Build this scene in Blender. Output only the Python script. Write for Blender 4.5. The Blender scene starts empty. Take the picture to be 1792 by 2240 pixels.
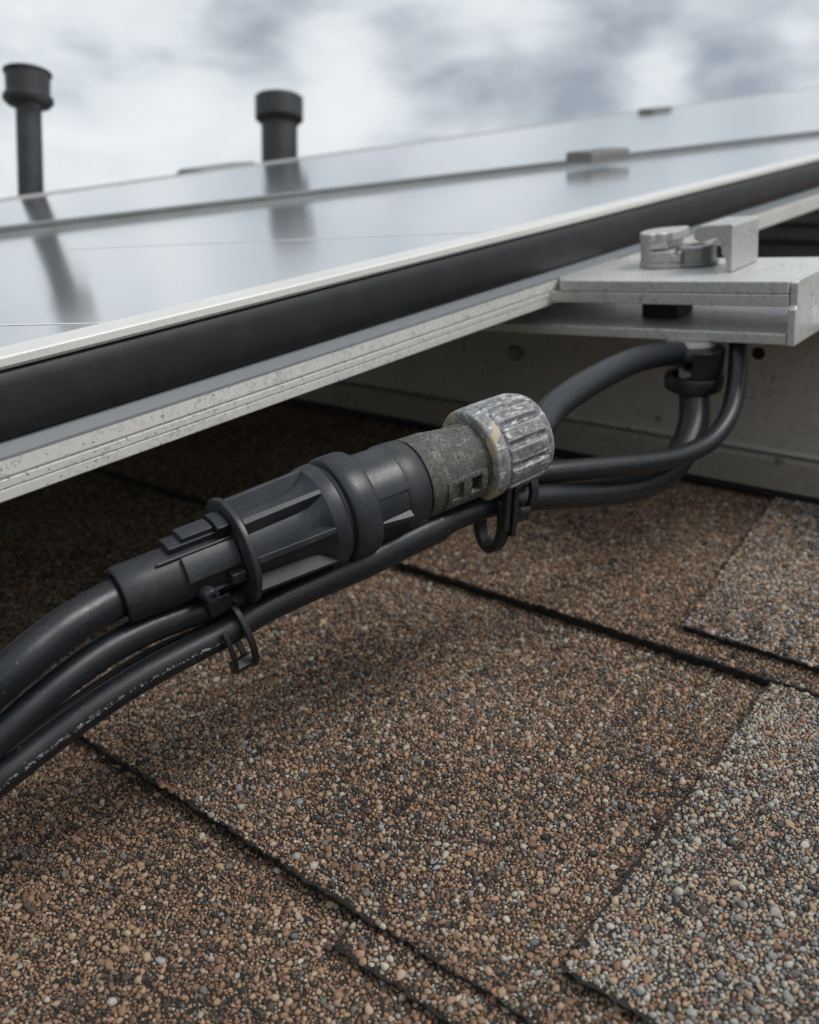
import bpy, bmesh, math, random
import numpy as np
from mathutils import Matrix, Vector

random.seed(7)
rng = np.random.default_rng(11)
scene = bpy.context.scene
COL = scene.collection
R = math.radians
MM = 0.001

# ------------------------------------------------------------------ camera
# Roof frame (millimetres): x along the shingle courses, y up the slope along
# the panel edge, z normal to the roof.  The camera is 169 mm above the shingles.
F = 2034.28
CX, CY = 896.0, 1120.0
CAMZ = 169.0


def camray(x, y):
    return Vector((x - CX, -(y - CY), -F))


ax_x = -camray(-1677, 425).normalized()
ax_y = camray(2780, 99.5).normalized()
ax_y = (ax_y - ax_x * ax_y.dot(ax_x)).normalized()
ax_z = ax_x.cross(ax_y)
M_rc = Matrix((ax_x, ax_y, ax_z))          # camera axes -> roof axes
CAM_R = Matrix.Rotation(R(90 - 4), 3, 'X')  # camera axes -> world axes
W3 = CAM_R @ M_rc.transposed()              # roof axes -> world axes
CAM_LOC = Vector((0, 0, 4.6))
W = Matrix.Translation(CAM_LOC) @ W3.to_4x4() @ Matrix.Translation((0, 0, -CAMZ * MM))


def at(x, y, d):
    """roof-frame point (mm) seen in direction (x, y) at depth d mm"""
    p = M_rc @ (camray(x, y) * (d / F))
    return Vector((p.x, p.y, p.z + CAMZ))


def on_plane(x, y, n, q):
    o = Vector((0, 0, CAMZ))
    r = at(x, y, 1.0) - o
    return o + r * (n.dot(q - o) / n.dot(r))


cam = bpy.data.cameras.new('camera')
cam.sensor_fit = 'HORIZONTAL'
cam.sensor_width = 36.0
cam.lens = 36.0 * F / 1792.0
cam.clip_start = 0.005
cam.clip_end = 20000
cam.dof.use_dof = True
cam.dof.focus_distance = 0.234
cam.dof.aperture_fstop = 19.5
cam_o = bpy.data.objects.new('camera', cam)
COL.objects.link(cam_o)
cam_o.matrix_world = Matrix.Translation(CAM_LOC) @ CAM_R.to_4x4()
scene.camera = cam_o

# ------------------------------------------------------------------ node helper


class N:
    def __init__(self, tree):
        self.t = tree
        self.nodes = tree.nodes
        self.links = tree.links

    def new(self, typ, **kw):
        n = self.nodes.new(typ)
        ins = kw.pop('i', {})
        for k, v in kw.items():
            setattr(n, k, v)
        for k, v in ins.items():
            self.set(n.inputs[k], v)
        return n

    def set(self, sock, v):
        if isinstance(v, bpy.types.NodeSocket):
            self.links.new(v, sock)
        elif isinstance(v, bpy.types.Node):
            self.links.new(v.outputs[0], sock)
        else:
            sock.default_value = v

    def math(self, op, a, b=0.0, c=None, clamp=False):
        n = self.new('ShaderNodeMath', operation=op, use_clamp=clamp)
        self.set(n.inputs[0], a)
        self.set(n.inputs[1], b)
        if c is not None:
            self.set(n.inputs[2], c)
        return n.outputs[0]

    def mix(self, fac, a, b, blend='MIX'):
        n = self.new('ShaderNodeMix', data_type='RGBA', blend_type=blend)
        self.set(n.inputs[0], fac)
        self.set(n.inputs[6], (*a, 1) if isinstance(a, tuple) and len(a) == 3 else a)
        self.set(n.inputs[7], (*b, 1) if isinstance(b, tuple) and len(b) == 3 else b)
        return n.outputs[2]

    def noise(self, vec, scale, detail=3.0, rough=0.55, dist=0.0):
        n = self.new('ShaderNodeTexNoise')
        self.set(n.inputs['Vector'], vec)
        n.inputs['Scale'].default_value = scale
        n.inputs['Detail'].default_value = detail
        n.inputs['Roughness'].default_value = rough
        n.inputs['Distortion'].default_value = dist
        return n.outputs[0]

    def ramp(self, fac, stops, interp='LINEAR'):
        n = self.new('ShaderNodeValToRGB')
        cr = n.color_ramp
        cr.interpolation = interp
        while len(cr.elements) < len(stops):
            cr.elements.new(0.5)
        for e, (p, c) in zip(cr.elements, stops):
            e.position = p
            e.color = (c, c, c, 1) if not isinstance(c, tuple) else (*c, 1)
        self.set(n.inputs[0], fac)
        return n.outputs[0]

    def map(self, vec, scale=(1, 1, 1), rot=(0, 0, 0), loc=(0, 0, 0)):
        n = self.new('ShaderNodeMapping')
        self.set(n.inputs[0], vec)
        n.inputs['Scale'].default_value = scale
        n.inputs['Rotation'].default_value = rot
        n.inputs['Location'].default_value = loc
        return n.outputs[0]

    def bump(self, h, strength=0.3, dist=0.0002):
        n = self.new('ShaderNodeBump')
        self.set(n.inputs['Height'], h)
        n.inputs['Strength'].default_value = strength
        n.inputs['Distance'].default_value = dist
        return n.outputs[0]


# ------------------------------------------------------------------ world: overcast sky
SUN_EL, SUN_AZ = 52.0, 125.0    # azimuth clockwise from the view direction (camera looks +Y)
world = bpy.data.worlds.new('World')
scene.world = world
world.use_nodes = True
w = N(world.node_tree)
w.nodes.clear()
sky = w.new('ShaderNodeTexSky', sky_type='NISHITA', sun_disc=False)
sky.sun_elevation = R(SUN_EL)
sky.sun_rotation = R(SUN_AZ)
tc = w.new('ShaderNodeTexCoord')
dirv = tc.outputs['Generated']
wn = w.new('ShaderNodeTexNoise')
wn.inputs['Scale'].default_value = 7.0
wn.inputs['Detail'].default_value = 2.0
w.links.new(dirv, wn.inputs['Vector'])
sub = w.new('ShaderNodeVectorMath', operation='SUBTRACT', i={0: wn.outputs['Color'], 1: (0.5, 0.5, 0.5)})
scl = w.new('ShaderNodeVectorMath', operation='SCALE', i={0: sub.outputs[0], 'Scale': 0.07})
add = w.new('ShaderNodeVectorMath', operation='ADD', i={0: dirv, 1: scl.outputs[0]})
wd = w.new('ShaderNodeVectorMath', operation='NORMALIZE', i={0: add.outputs[0]}).outputs[0]
stretch = w.map(dirv, (1.0, 1.0, 2.2), loc=(1.4, 9.3, 5.5))
acc = w.math('MULTIPLY_ADD', w.noise(stretch, 6.5, 3.0, 0.55, 0.0), 0.55, -0.015)
acc = w.math('MULTIPLY_ADD', w.noise(stretch, 13.0, 4.0, 0.55, 0.4), 0.62, acc)
# cloud masses: pixel position, radius and gain (bright or dark lumps of the deck)
CLOUDS = [(1085, 45, 85, .20), (745, 110, 75, .16), (800, 215, 130, .16), (420, 300, 170, .15),
          (100, 60, 110, .08), (1410, 170, 55, .18), (1100, 300, 90, .14), (250, 350, 140, .12),
          (1010, 210, 70, -.12), (1200, 160, 120, -.20), (1340, 100, 140, -.10), (580, 40, 150, -.22),
          (900, 60, 80, -.16), (140, 130, 80, -.12), (480, 120, 90, -.08), (230, 190, 70, -.12),
          (1560, 90, 150, -.09), (1600, 215, 110, -.12), (940, 240, 80, -.14), (1750, 30, 90, .08),
          (330, 60, 100, .05), (660, 300, 130, .12), (60, 330, 110, .08)]
for (px, py, rad, g) in CLOUDS:
    d = (CAM_R @ camray(px, py)).normalized()
    k = (F / rad) ** 2
    dot = w.new('ShaderNodeVectorMath', operation='DOT_PRODUCT', i={0: wd, 1: tuple(d)}).outputs['Value']
    e = w.math('EXPONENT', w.math('MULTIPLY_ADD', dot, k, -k))
    acc = w.math('MULTIPLY_ADD', e, g * 1.1, acc)
cloud = w.ramp(acc, [(0.24, (2.5, 2.8, 3.2)), (0.46, (4.1, 4.45, 4.78)), (0.62, (5.45, 5.78, 5.95)), (0.86, (6.35, 6.5, 6.54))])
skycol = w.mix(0.93, sky.outputs[0], cloud)
bg = w.new('ShaderNodeBackground', i={'Color': skycol, 'Strength': 0.1})
wo = w.new('ShaderNodeOutputWorld', i={'Surface': bg.outputs[0]})

sun = bpy.data.lights.new('sun', 'SUN')
sun.energy = 1.5
sun.angle = R(25)
sun.color = (1.0, 0.97, 0.93)
sun_o = bpy.data.objects.new('sun', sun)
COL.objects.link(sun_o)
sd = Vector((math.sin(R(SUN_AZ)) * math.cos(R(SUN_EL)), math.cos(R(SUN_AZ)) * math.cos(R(SUN_EL)), math.sin(R(SUN_EL))))
sun_o.rotation_euler = sd.to_track_quat('Z', 'Y').to_euler()
sun_o.location = (3, -3, 9)

scene.view_settings.view_transform = 'Standard'
scene.view_settings.look = 'None'
scene.view_settings.gamma = 1.0
scene.view_settings.exposure = 0.48
scene.view_settings.use_curve_mapping = False
scene.render.engine = 'CYCLES'
scene.cycles.max_bounces = 4
scene.cycles.diffuse_bounces = 3
scene.cycles.glossy_bounces = 3
scene.cycles.adaptive_threshold = 0.025
world.cycles.sampling_method = 'MANUAL'
world.cycles.sample_map_resolution = 256
scene.cycles.use_denoising = True

# ------------------------------------------------------------------ materials


def material(name):
    m = bpy.data.materials.new(name)
    m.use_nodes = True
    n = N(m.node_tree)
    p = m.node_tree.nodes['Principled BSDF']
    tcn = n.new('ShaderNodeTexCoord')
    mmv = n.map(tcn.outputs['Object'], (1000, 1000, 1000))   # object space in millimetres
    return m, n, p, mmv, tcn


def plastic(name, col=(0.0115, 0.0138, 0.0185), rough=0.37, dust=0.25, dustcol=(0.16, 0.16, 0.155)):
    m, n, p, v, _ = material(name)
    a = n.noise(v, 0.09, 5, 0.6)
    b = n.noise(v, 1.4, 4, 0.65)
    f = n.math('MULTIPLY', n.ramp(a, [(0.42, 0.0), (0.72, 1.0)]), n.ramp(b, [(0.35, 0.2), (0.75, 1.0)]))
    f = n.math('MULTIPLY', f, dust)
    sp = n.ramp(n.noise(v, 2.1, 2, 0.5), [(0.72, 0.0), (0.78, 1.0)])
    f = n.math('MAXIMUM', f, n.math('MULTIPLY', sp, dust * 0.9))
    n.set(p.inputs['Base Color'], n.mix(f, col, dustcol))
    n.set(p.inputs['Roughness'], n.math('MULTIPLY_ADD', b, 0.28, rough - 0.12))
    n.set(p.inputs['Normal'], n.bump(n.noise(v, 5.0, 3, 0.6), 0.12, 0.00012))
    p.inputs['Specular IOR Level'].default_value = 0.5
    return m


def cable_mat(name, col=(0.0105, 0.0125, 0.0165), rough=0.34, marks=0.0, dust=0.22):
    m, n, p, v, t = material(name)
    uv = t.outputs['UV']           # u: millimetres along the cable, v: 0..1 round it
    sep = n.new('ShaderNodeSeparateXYZ', i={0: uv})
    u_, v_ = sep.outputs[0], sep.outputs[1]
    st = n.new('ShaderNodeCombineXYZ', i={0: n.math('MULTIPLY', u_, 0.12), 1: n.math('MULTIPLY', v_, 26.0), 2: 0.0})
    scuff = n.ramp(n.noise(st, 2.2, 4, 0.6), [(0.60, 0.0), (0.76, 1.0)])
    dots = n.ramp(n.noise(v, 1.3, 2, 0.5), [(0.725, 0.0), (0.77, 1.0)])
    f = n.math('MULTIPLY', scuff, dust)
    f = n.math('MAXIMUM', f, n.math('MULTIPLY', dots, min(1.0, dust * 3.2)))
    c = n.mix(f, col, (0.22, 0.22, 0.215))
    if marks:
        # worn white printing along one side of the sheath
        band = n.math('MULTIPLY', n.math('GREATER_THAN', v_, 0.225), n.math('LESS_THAN', v_, 0.262))
        band = n.math('MULTIPLY', band, n.math('LESS_THAN', u_, 112.0))
        pv = n.new('ShaderNodeCombineXYZ', i={0: n.math('MULTIPLY', u_, 1.0), 1: n.math('MULTIPLY', v_, 40.0), 2: 3.0})
        ink = n.ramp(n.noise(pv, 0.9, 2, 0.6, 1.2), [(0.54, 0.0), (0.60, 1.0)])
        pat = n.ramp(n.noise(n.new('ShaderNodeCombineXYZ', i={0: u_, 1: 0.0, 2: 9.0}), 0.045, 2, 0.5), [(0.49, 0.0), (0.54, 1.0)])
        f2 = n.math('MULTIPLY', n.math('MULTIPLY', band, ink), n.math('MULTIPLY', pat, marks))
        c = n.mix(f2, c, (0.60, 0.62, 0.62))
    n.set(p.inputs['Base Color'], c)
    n.set(p.inputs['Roughness'], n.math('MULTIPLY_ADD', n.noise(v, 0.7, 3), 0.25, rough - 0.1))
    n.set(p.inputs['Normal'], n.bump(n.noise(v, 3.2, 3, 0.6), 0.15, 0.00012))
    return m


def aluminium(name, col=(0.60, 0.595, 0.58), grime=0.55, metal=0.55, rough=0.42, speck=0.6, grimecol=(0.12, 0.11, 0.10), scale=1.0, sline=None):
    m, n, p, v, _ = material(name)
    g = n.noise(v, 0.05 * scale, 6, 0.65, 0.4)
    g2 = n.noise(v, 0.5 * scale, 5, 0.7, 0.8)
    f = n.math('MULTIPLY', n.ramp(g, [(0.40, 0.15), (0.68, 1.0)]), n.ramp(g2, [(0.50, 0.0), (0.63, 1.0)]))
    f = n.math('MULTIPLY', f, grime)
    vo = n.new('ShaderNodeTexNoise')
    n.set(vo.inputs['Vector'], v)
    vo.inputs['Scale'].default_value = 0.85 * scale
    vo.inputs['Detail'].default_value = 2.0
    s = n.ramp(vo.outputs[0], [(0.655, 0.0), (0.70, 1.0)])
    f = n.math('MAXIMUM', f, n.math('MULTIPLY', s, speck))
    if sline:
        sv = n.map(v, sline)
        f = n.math('MAXIMUM', f, n.math('MULTIPLY', n.ramp(n.noise(sv, 1.0, 3, 0.6), [(0.58, 0.0), (0.75, 1.0)]), grime * 0.6))
    base = n.mix(n.noise(v, 0.02 * scale, 3), tuple(c * 0.9 for c in col), tuple(min(1, c * 1.12) for c in col))
    n.set(p.inputs['Base Color'], n.mix(f, base, grimecol))
    n.set(p.inputs['Metallic'], n.math('SUBTRACT', metal, n.math('MULTIPLY', f, metal)))
    n.set(p.inputs['Roughness'], n.math('MULTIPLY_ADD', g2, 0.3, rough - 0.1))
    n.set(p.inputs['Normal'], n.bump(n.math('ADD', n.noise(v, 2.4, 4, 0.65), n.math('MULTIPLY', f, -0.7)), 0.22, 0.0003))
    return m


def dirty_body():
    m, n, p, v, _ = material('weathered_plastic')
    a = n.noise(v, 1.15, 7, 0.78, 0.8)
    b = n.noise(v, 0.10, 4, 0.6)
    c = n.mix(n.ramp(a, [(0.42, 0.0), (0.68, 1.0)]), (0.030, 0.032, 0.033), (0.26, 0.245, 0.222))
    c = n.mix(n.math('MULTIPLY', n.ramp(n.noise(v, 0.26, 5, 0.7), [(0.55, 0.0), (0.66, 1.0)]), n.ramp(a, [(0.40, 0.0), (0.60, 0.9)])), c, (0.42, 0.36, 0.265))
    c = n.mix(n.math('MULTIPLY', n.ramp(b, [(0.5, 0.0), (0.7, 1.0)]), 0.55), c, (0.09, 0.080, 0.066))
    c = n.mix(n.ramp(n.noise(v, 0.16, 6, 0.7, 0.5), [(0.40, 0.6), (0.56, 0.0)]), c, (0.045, 0.047, 0.047))
    n.set(p.inputs['Base Color'], c)
    p.inputs['Roughness'].default_value = 0.66
    n.set(p.inputs['Normal'], n.bump(a, 0.6, 0.0004))
    return m


def cap_mat():
    m, n, p, v, _ = material('scraped_cap_plastic')
    st = n.map(v, (0.28, 0.8, 0.8))
    s1 = n.noise(st, 1.1, 6, 0.7, 0.5)
    s2 = n.noise(v, 0.22, 5, 0.65, 0.5)
    s3 = n.noise(v, 1.7, 4, 0.7, 0.6)
    geo = n.new('ShaderNodeNewGeometry')
    edge = n.ramp(geo.outputs['Pointiness'], [(0.515, 0.0), (0.56, 1.0)])
    fw = n.math('MULTIPLY', n.ramp(s1, [(0.53, 0.0), (0.59, 1.0)]), n.ramp(s2, [(0.43, 0.0), (0.55, 1.0)]))
    fw = n.math('MAXIMUM', fw, n.math('MULTIPLY', n.ramp(s3, [(0.62, 0.0), (0.68, 1.0)]), 0.6))
    fw = n.math('MAXIMUM', fw, n.math('MULTIPLY', edge, n.ramp(s3, [(0.35, 0.1), (0.6, 1.0)])))
    c = n.mix(n.ramp(n.noise(v, 0.5, 6, 0.7, 0.4), [(0.35, 0.0), (0.65, 1.0)]), (0.075, 0.078, 0.086), (0.20, 0.205, 0.215))
    c = n.mix(n.math('MULTIPLY', fw, 0.9), c, (0.70, 0.695, 0.68))
    tan = n.ramp(n.noise(v, 0.13, 4, 0.6, 0.6), [(0.54, 0.0), (0.58, 1.0)])
    sx = n.new('ShaderNodeSeparateXYZ', i={0: v})
    rim = n.math('LESS_THAN', sx.outputs[0], 106.7)
    c = n.mix(n.math('MULTIPLY', n.math('MULTIPLY', tan, rim), 0.9), c, (0.47, 0.37, 0.26))
    n.set(p.inputs['Base Color'], c)
    n.set(p.inputs['Roughness'], n.math('MULTIPLY_ADD', fw, 0.3, 0.34))
    n.set(p.inputs['Normal'], n.bump(n.math('ADD', s1, n.math('MULTIPLY', s3, 0.6)), 0.55, 0.0005))
    return m


def glass_mat():
    m, n, p, v, _ = material('panel_glass')
    sv = n.map(v, (0.35, 0.02, 0.2), (0, 0, R(-63)))
    dust = n.noise(sv, 0.35, 4, 0.6)
    big = n.noise(v, 0.008, 3, 0.5)
    n.set(p.inputs['Base Color'], n.mix(n.math('MULTIPLY_ADD', dust, 0.5, 0.1), (0.78, 0.79, 0.805), (0.88, 0.885, 0.89)))
    n.set(p.inputs['Roughness'], n.math('MULTIPLY_ADD', big, 0.08, 0.125))
    p.inputs['Metallic'].default_value = 0.95
    p.inputs['Coat Weight'].default_value = 0.3
    p.inputs['Coat Roughness'].default_value = 0.08
    n.set(p.inputs['Normal'], n.bump(n.noise(v, 0.03, 2), 0.02, 0.0004))
    return m


def granule_palette(n, fac):
    warm = n.ramp(fac, [(0.00, (0.034, 0.027, 0.023)), (0.11, (0.082, 0.060, 0.046)), (0.22, (0.18, 0.105, 0.065)),
                        (0.38, (0.272, 0.160, 0.097)), (0.56, (0.345, 0.211, 0.130)), (0.69, (0.22, 0.123, 0.076)),
                        (0.80, (0.39, 0.260, 0.166)), (0.91, (0.15, 0.135, 0.12)), (0.96, (0.42, 0.31, 0.214))], 'CONSTANT')
    cool = n.ramp(fac, [(0.00, (0.070, 0.067, 0.066)), (0.10, (0.14, 0.135, 0.131)), (0.22, (0.25, 0.241, 0.23)),
                        (0.36, (0.40, 0.285, 0.19)), (0.51, (0.34, 0.326, 0.302)), (0.65, (0.45, 0.345, 0.245)),
                        (0.78, (0.44, 0.40, 0.335)), (0.89, (0.38, 0.225, 0.145)), (0.95, (0.49, 0.45, 0.385))], 'CONSTANT')
    return warm, cool


def granule_mat():
    m, n, p, v, _ = material('mineral_granules')
    a1 = n.new('ShaderNodeAttribute', attribute_type='INSTANCER', attribute_name='tone')
    a2 = n.new('ShaderNodeAttribute', attribute_type='INSTANCER', attribute_name='cool')
    warm, cool = granule_palette(n, a1.outputs['Fac'])
    c = n.mix(a2.outputs['Fac'], warm, cool)
    geo = n.new('ShaderNodeNewGeometry')
    pv = n.map(geo.outputs['Position'], (1000, 1000, 1000))
    nz = n.noise(pv, 3.0, 4, 0.6)
    c = n.mix(n.math('MULTIPLY_ADD', nz, 0.9, -0.2, clamp=True), c, n.mix(0.45, c, (0.05, 0.045, 0.04)))
    n.set(p.inputs['Base Color'], c)
    p.inputs['Roughness'].default_value = 0.8
    n.set(p.inputs['Normal'], n.bump(nz, 0.35, 0.0003))
    return m


def asphalt_mat():
    m, n, p, v, _ = material('asphalt')
    a = n.noise(v, 0.8, 5, 0.7)
    n.set(p.inputs['Base Color'], n.mix(n.ramp(a, [(0.4, 0.0), (0.75, 1.0)]), (0.010, 0.009, 0.008), (0.045, 0.038, 0.032)))
    p.inputs['Roughness'].default_value = 0.7
    n.set(p.inputs['Normal'], n.bump(a, 1.0, 0.0012))
    return m


def far_shingle_mat():
    m, n, p, v, _ = material('granulated_asphalt')
    vo = n.new('ShaderNodeTexVoronoi', i={'Vector': v, 'Scale': 0.75})
    sep = n.new('ShaderNodeSeparateColor', i={0: vo.outputs['Color']})
    warm, cool = granule_palette(n, sep.outputs[0])
    c = n.mix(n.ramp(vo.outputs['Distance'], [(0.35, 0.0), (0.75, 1.0)]), n.mix(0.25, warm, cool), (0.02, 0.018, 0.016))
    n.set(p.inputs['Base Color'], c)
    p.inputs['Roughness'].default_value = 0.75
    n.set(p.inputs['Normal'], n.bump(n.math('SUBTRACT', 1.0, vo.outputs['Distance']), 0.8, 0.0008))
    return m


def simple(name, col, rough=0.6, metal=0.0, nscale=1.0, namp=0.25):
    m, n, p, v, _ = material(name)
    a = n.noise(v, nscale, 4, 0.6)
    n.set(p.inputs['Base Color'], n.mix(a, tuple(c * (1 - namp) for c in col), tuple(min(1, c * (1 + namp)) for c in col)))
    n.set(p.inputs['Roughness'], n.math('MULTIPLY_ADD', a, 0.2, rough - 0.1))
    p.inputs['Metallic'].default_value = metal
    return m


MAT = {
    'plastic': plastic('black_plastic'),
    'plastic_mid': plastic('grey_black_plastic', (0.016, 0.0190, 0.0255), 0.36, 0.32),
    'collar': plastic('collar_plastic', (0.019, 0.0215, 0.027), 0.42, 0.45, (0.13, 0.125, 0.11)),
    'clip': plastic('clip_plastic', (0.005, 0.0055, 0.007), 0.34, 0.25),
    'seal': simple('seal_rubber', (0.006, 0.006, 0.008), 0.7),
    'cable': cable_mat('cable_rubber'),
    'cable_dark': cable_mat('dark_cable_rubber', (0.006, 0.007, 0.011), 0.40, 0, 0.10),
    'cable_print': cable_mat('printed_cable_rubber', (0.010, 0.0115, 0.0145), 0.36, 0.55, 0.30),
    'cable_worn': cable_mat('worn_cable_rubber', (0.010, 0.0115, 0.0145), 0.34, 0, 0.55),
    'dirty': dirty_body(),
    'cap': cap_mat(),
    'alu': aluminium('weathered_aluminium', (0.66, 0.655, 0.645), 0.85, 0.6, 0.40, 0.6, (0.13, 0.125, 0.115), 1.0, (0.04, 0.5, 0.5)),
    'alu_cast': aluminium('cast_aluminium', (0.50, 0.495, 0.485), 1.0, 0.55, 0.45, 0.6, (0.13, 0.125, 0.115), 1.4),
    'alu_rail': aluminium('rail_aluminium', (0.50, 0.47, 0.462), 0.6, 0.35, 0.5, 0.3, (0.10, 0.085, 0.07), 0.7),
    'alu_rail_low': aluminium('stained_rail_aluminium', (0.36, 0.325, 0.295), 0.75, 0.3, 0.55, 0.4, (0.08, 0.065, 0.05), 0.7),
    'lip': aluminium('frame_lip_aluminium', (0.70, 0.685, 0.66), 0.35, 0.25, 0.4, 0.25, (0.35, 0.32, 0.28), 1.6),
    'flange': aluminium('speckled_aluminium', (0.70, 0.68, 0.65), 0.5, 0.2, 0.45, 0.85, (0.10, 0.095, 0.085), 1.1),
    'strip': simple('grey_trim', (0.15, 0.163, 0.176), 0.55, 0.15, 0.3, 0.2),
    'frame_black': plastic('anodised_black', (0.011, 0.0115, 0.0125), 0.5, 0.14),
    'glass': glass_mat(),
    'busbar': simple('busbar_silver', (0.85, 0.86, 0.87), 0.6, 0.0),
    'back': simple('backsheet', (0.025, 0.025, 0.026), 0.7),
    'frame_grey': simple('grey_anodised', (0.20, 0.205, 0.21), 0.45, 0.4, 0.05),
    'asphalt': asphalt_mat(),
    'granule': granule_mat(),
    'far_shingle': far_shingle_mat(),
    'vent': plastic('vent_plastic', (0.018, 0.020, 0.023), 0.5, 0.2),
    'deck': simple('roof_deck', (0.03, 0.028, 0.026), 0.9),
    'clamp': simple('clamp_metal', (0.17, 0.165, 0.16), 0.6, 0.3, 0.3, 0.4),
    'far_lip': simple('dull_aluminium', (0.36, 0.36, 0.355), 0.55, 0.3, 0.2, 0.2),
    'steel': simple('bolt_steel', (0.30, 0.30, 0.30), 0.42, 0.7, 0.6, 0.4),
    'ground': simple('grass_ground', (0.07, 0.09, 0.045), 0.9, 0, 0.0004, 0.5),
}

# ------------------------------------------------------------------ mesh helpers (mm)


class MB:
    def __init__(self):
        self.v, self.f, self.uv = [], [], None

    def quad_strip(self, rings, close_u=True, cap0=False, cap1=False):
        b = len(self.v)
        n = len(rings[0])
        for r_ in rings:
            self.v += [tuple(p) for p in r_]
        for i in range(len(rings) - 1):
            for j in range(n if close_u else n - 1):
                k = (j + 1) % n
                self.f.append((b + i * n + j, b + i * n + k, b + (i + 1) * n + k, b + (i + 1) * n + j))
        if cap0:
            self.f.append(tuple(b + j for j in range(n)))
        if cap1:
            e = b + (len(rings) - 1) * n
            self.f.append(tuple(e + j for j in range(n)))
        return self

    def box(self, x0, x1, y0, y1, z0, z1):
        r0 = [(x0, y0, z0), (x1, y0, z0), (x1, y1, z0), (x0, y1, z0)]
        r1 = [(x0, y0, z1), (x1, y0, z1), (x1, y1, z1), (x0, y1, z1)]
        return self.quad_strip([r0, r1], True, True, True)

    def prism(self, poly, off):
        """poly: 3-D outline; off: extrusion vector"""
        o = Vector(off)
        return self.quad_strip([poly, [Vector(p) + o for p in poly]], True, True, True)

    def lathe(self, prof, seg=64, mod=None, cap0=True, cap1=True):
        rings = []
        for (s, r) in prof:
            ring = []
            for j in range(seg):
                ph = 2 * math.pi * j / seg
                rr = r if mod is None else mod(s, r, ph)
                ring.append((s, -rr * math.cos(ph), rr * math.sin(ph)))
            rings.append(ring)
        return self.quad_strip(rings, True, cap0, cap1)

    def arc(self, s0, s1, p0, p1, r0, r1, steps=8):
        """block on the lathe surface between angles (degrees)"""
        rings = []
        for i in range(steps + 1):
            ph = R(p0 + (p1 - p0) * i / steps)
            c, s = -math.cos(ph), math.sin(ph)
            rings.append([(s0, r0 * c, r0 * s), (s1, r0 * c, r0 * s), (s1, r1 * c, r1 * s), (s0, r1 * c, r1 * s)])
        return self.quad_strip(rings, True, True, True)

    def rbox(self, ph, w0, w1, pts):
        """radial fin at angle ph: pts is the (s, r) outline, half width w0 at the lowest r and w1 at the highest"""
        a = R(ph)
        rad = Vector((0, -math.cos(a), math.sin(a)))
        tan = Vector((0, math.sin(a), math.cos(a)))
        lo = min(q[1] for q in pts)
        hi = max(q[1] for q in pts)
        A, B = [], []
        for (s, r) in pts:
            wd_ = w0 + (w1 - w0) * (r - lo) / max(1e-6, hi - lo)
            c = Vector((s, 0, 0)) + rad * r
            A.append(c + tan * wd_)
            B.append(c - tan * wd_)
        return self.quad_strip([A, B], True, True, True)

    def tube(self, pts, rad, seg=20, samples=14, cap=True):
        P = [Vector(p) for p in pts]
        rr = rad if isinstance(rad, (list, tuple)) else [rad] * len(P)
        path, rads = [], []
        for i in range(len(P) - 1):
            p0 = P[i - 1] if i > 0 else P[i] * 2 - P[i + 1]
            p1, p2 = P[i], P[i + 1]
            p3 = P[i + 2] if i + 2 < len(P) else P[i + 1] * 2 - P[i]
            for k in range(samples):
                t = k / samples
                path.append(0.5 * ((2 * p1) + (p2 - p0) * t + (2 * p0 - 5 * p1 + 4 * p2 - p3) * t * t + (3 * p1 - p0 - 3 * p2 + p3) * t ** 3))
                rads.append(rr[i] + (rr[i + 1] - rr[i]) * t)
        path.append(P[-1])
        rads.append(rr[-1])
        tan = (path[1] - path[0]).normalized()
        up = Vector((0, 0, 1))
        nrm = (up - tan * up.dot(tan)).normalized()
        rings, lens, L = [], [], 0.0
        for i, p in enumerate(path):
            t2 = (path[min(i + 1, len(path) - 1)] - path[max(i - 1, 0)]).normalized()
            nrm = (nrm - t2 * nrm.dot(t2)).normalized()
            bi = t2.cross(nrm)
            if i:
                L += (p - path[i - 1]).length
            lens.append(L)
            rings.append([p + nrm * (rads[i] * math.cos(2 * math.pi * j / seg)) + bi * (rads[i] * math.sin(2 * math.pi * j / seg)) for j in range(seg)])
        self.quad_strip(rings, True, cap, cap)
        self.uv = (lens, seg)
        return self

    def build(self, name, mat, parent=None, bevel=0.0, angle=35, smooth=True, segs=2):
        me = bpy.data.meshes.new(name)
        me.from_pydata([(a * MM, b * MM, c * MM) for a, b, c in self.v], [], self.f)
        bm = bmesh.new()
        bm.from_mesh(me)
        bmesh.ops.recalc_face_normals(bm, faces=bm.faces)
        bm.to_mesh(me)
        bm.free()
        if self.uv:
            lens, seg = self.uv
            ul = me.uv_layers.new(name='UVMap')
            for poly in me.polygons:
                vis = [me.loops[l].vertex_index for l in poly.loop_indices]
                js = [vi % seg for vi in vis]
                wrap = max(js) - min(js) > seg / 2 and len(vis) == 4
                for l, vi in zip(poly.loop_indices, vis):
                    j = vi % seg
                    ul.data[l].uv = (lens[vi // seg], (j + seg if wrap and j == 0 else j) / seg)
        if smooth:
            for poly in me.polygons:
                poly.use_smooth = True
            me.set_sharp_from_angle(angle=R(angle))
        me.materials.append(MAT[mat] if isinstance(mat, str) else mat)
        o = bpy.data.objects.new(name, me)
        COL.objects.link(o)
        if parent:
            o.parent = parent
        if bevel:
            b = o.modifiers.new('bevel', 'BEVEL')
            b.width = bevel * MM
            b.segments = segs
            b.limit_method = 'ANGLE'
            b.angle_limit = R(40)
            b.harden_normals = True
        return o


def basis(xa, za):
    x = Vector(xa).normalized()
    z = Vector(za)
    z = (z - x * z.dot(x)).normalized()
    y = z.cross(x)
    return Matrix((x, y, z)).transposed()


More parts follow.
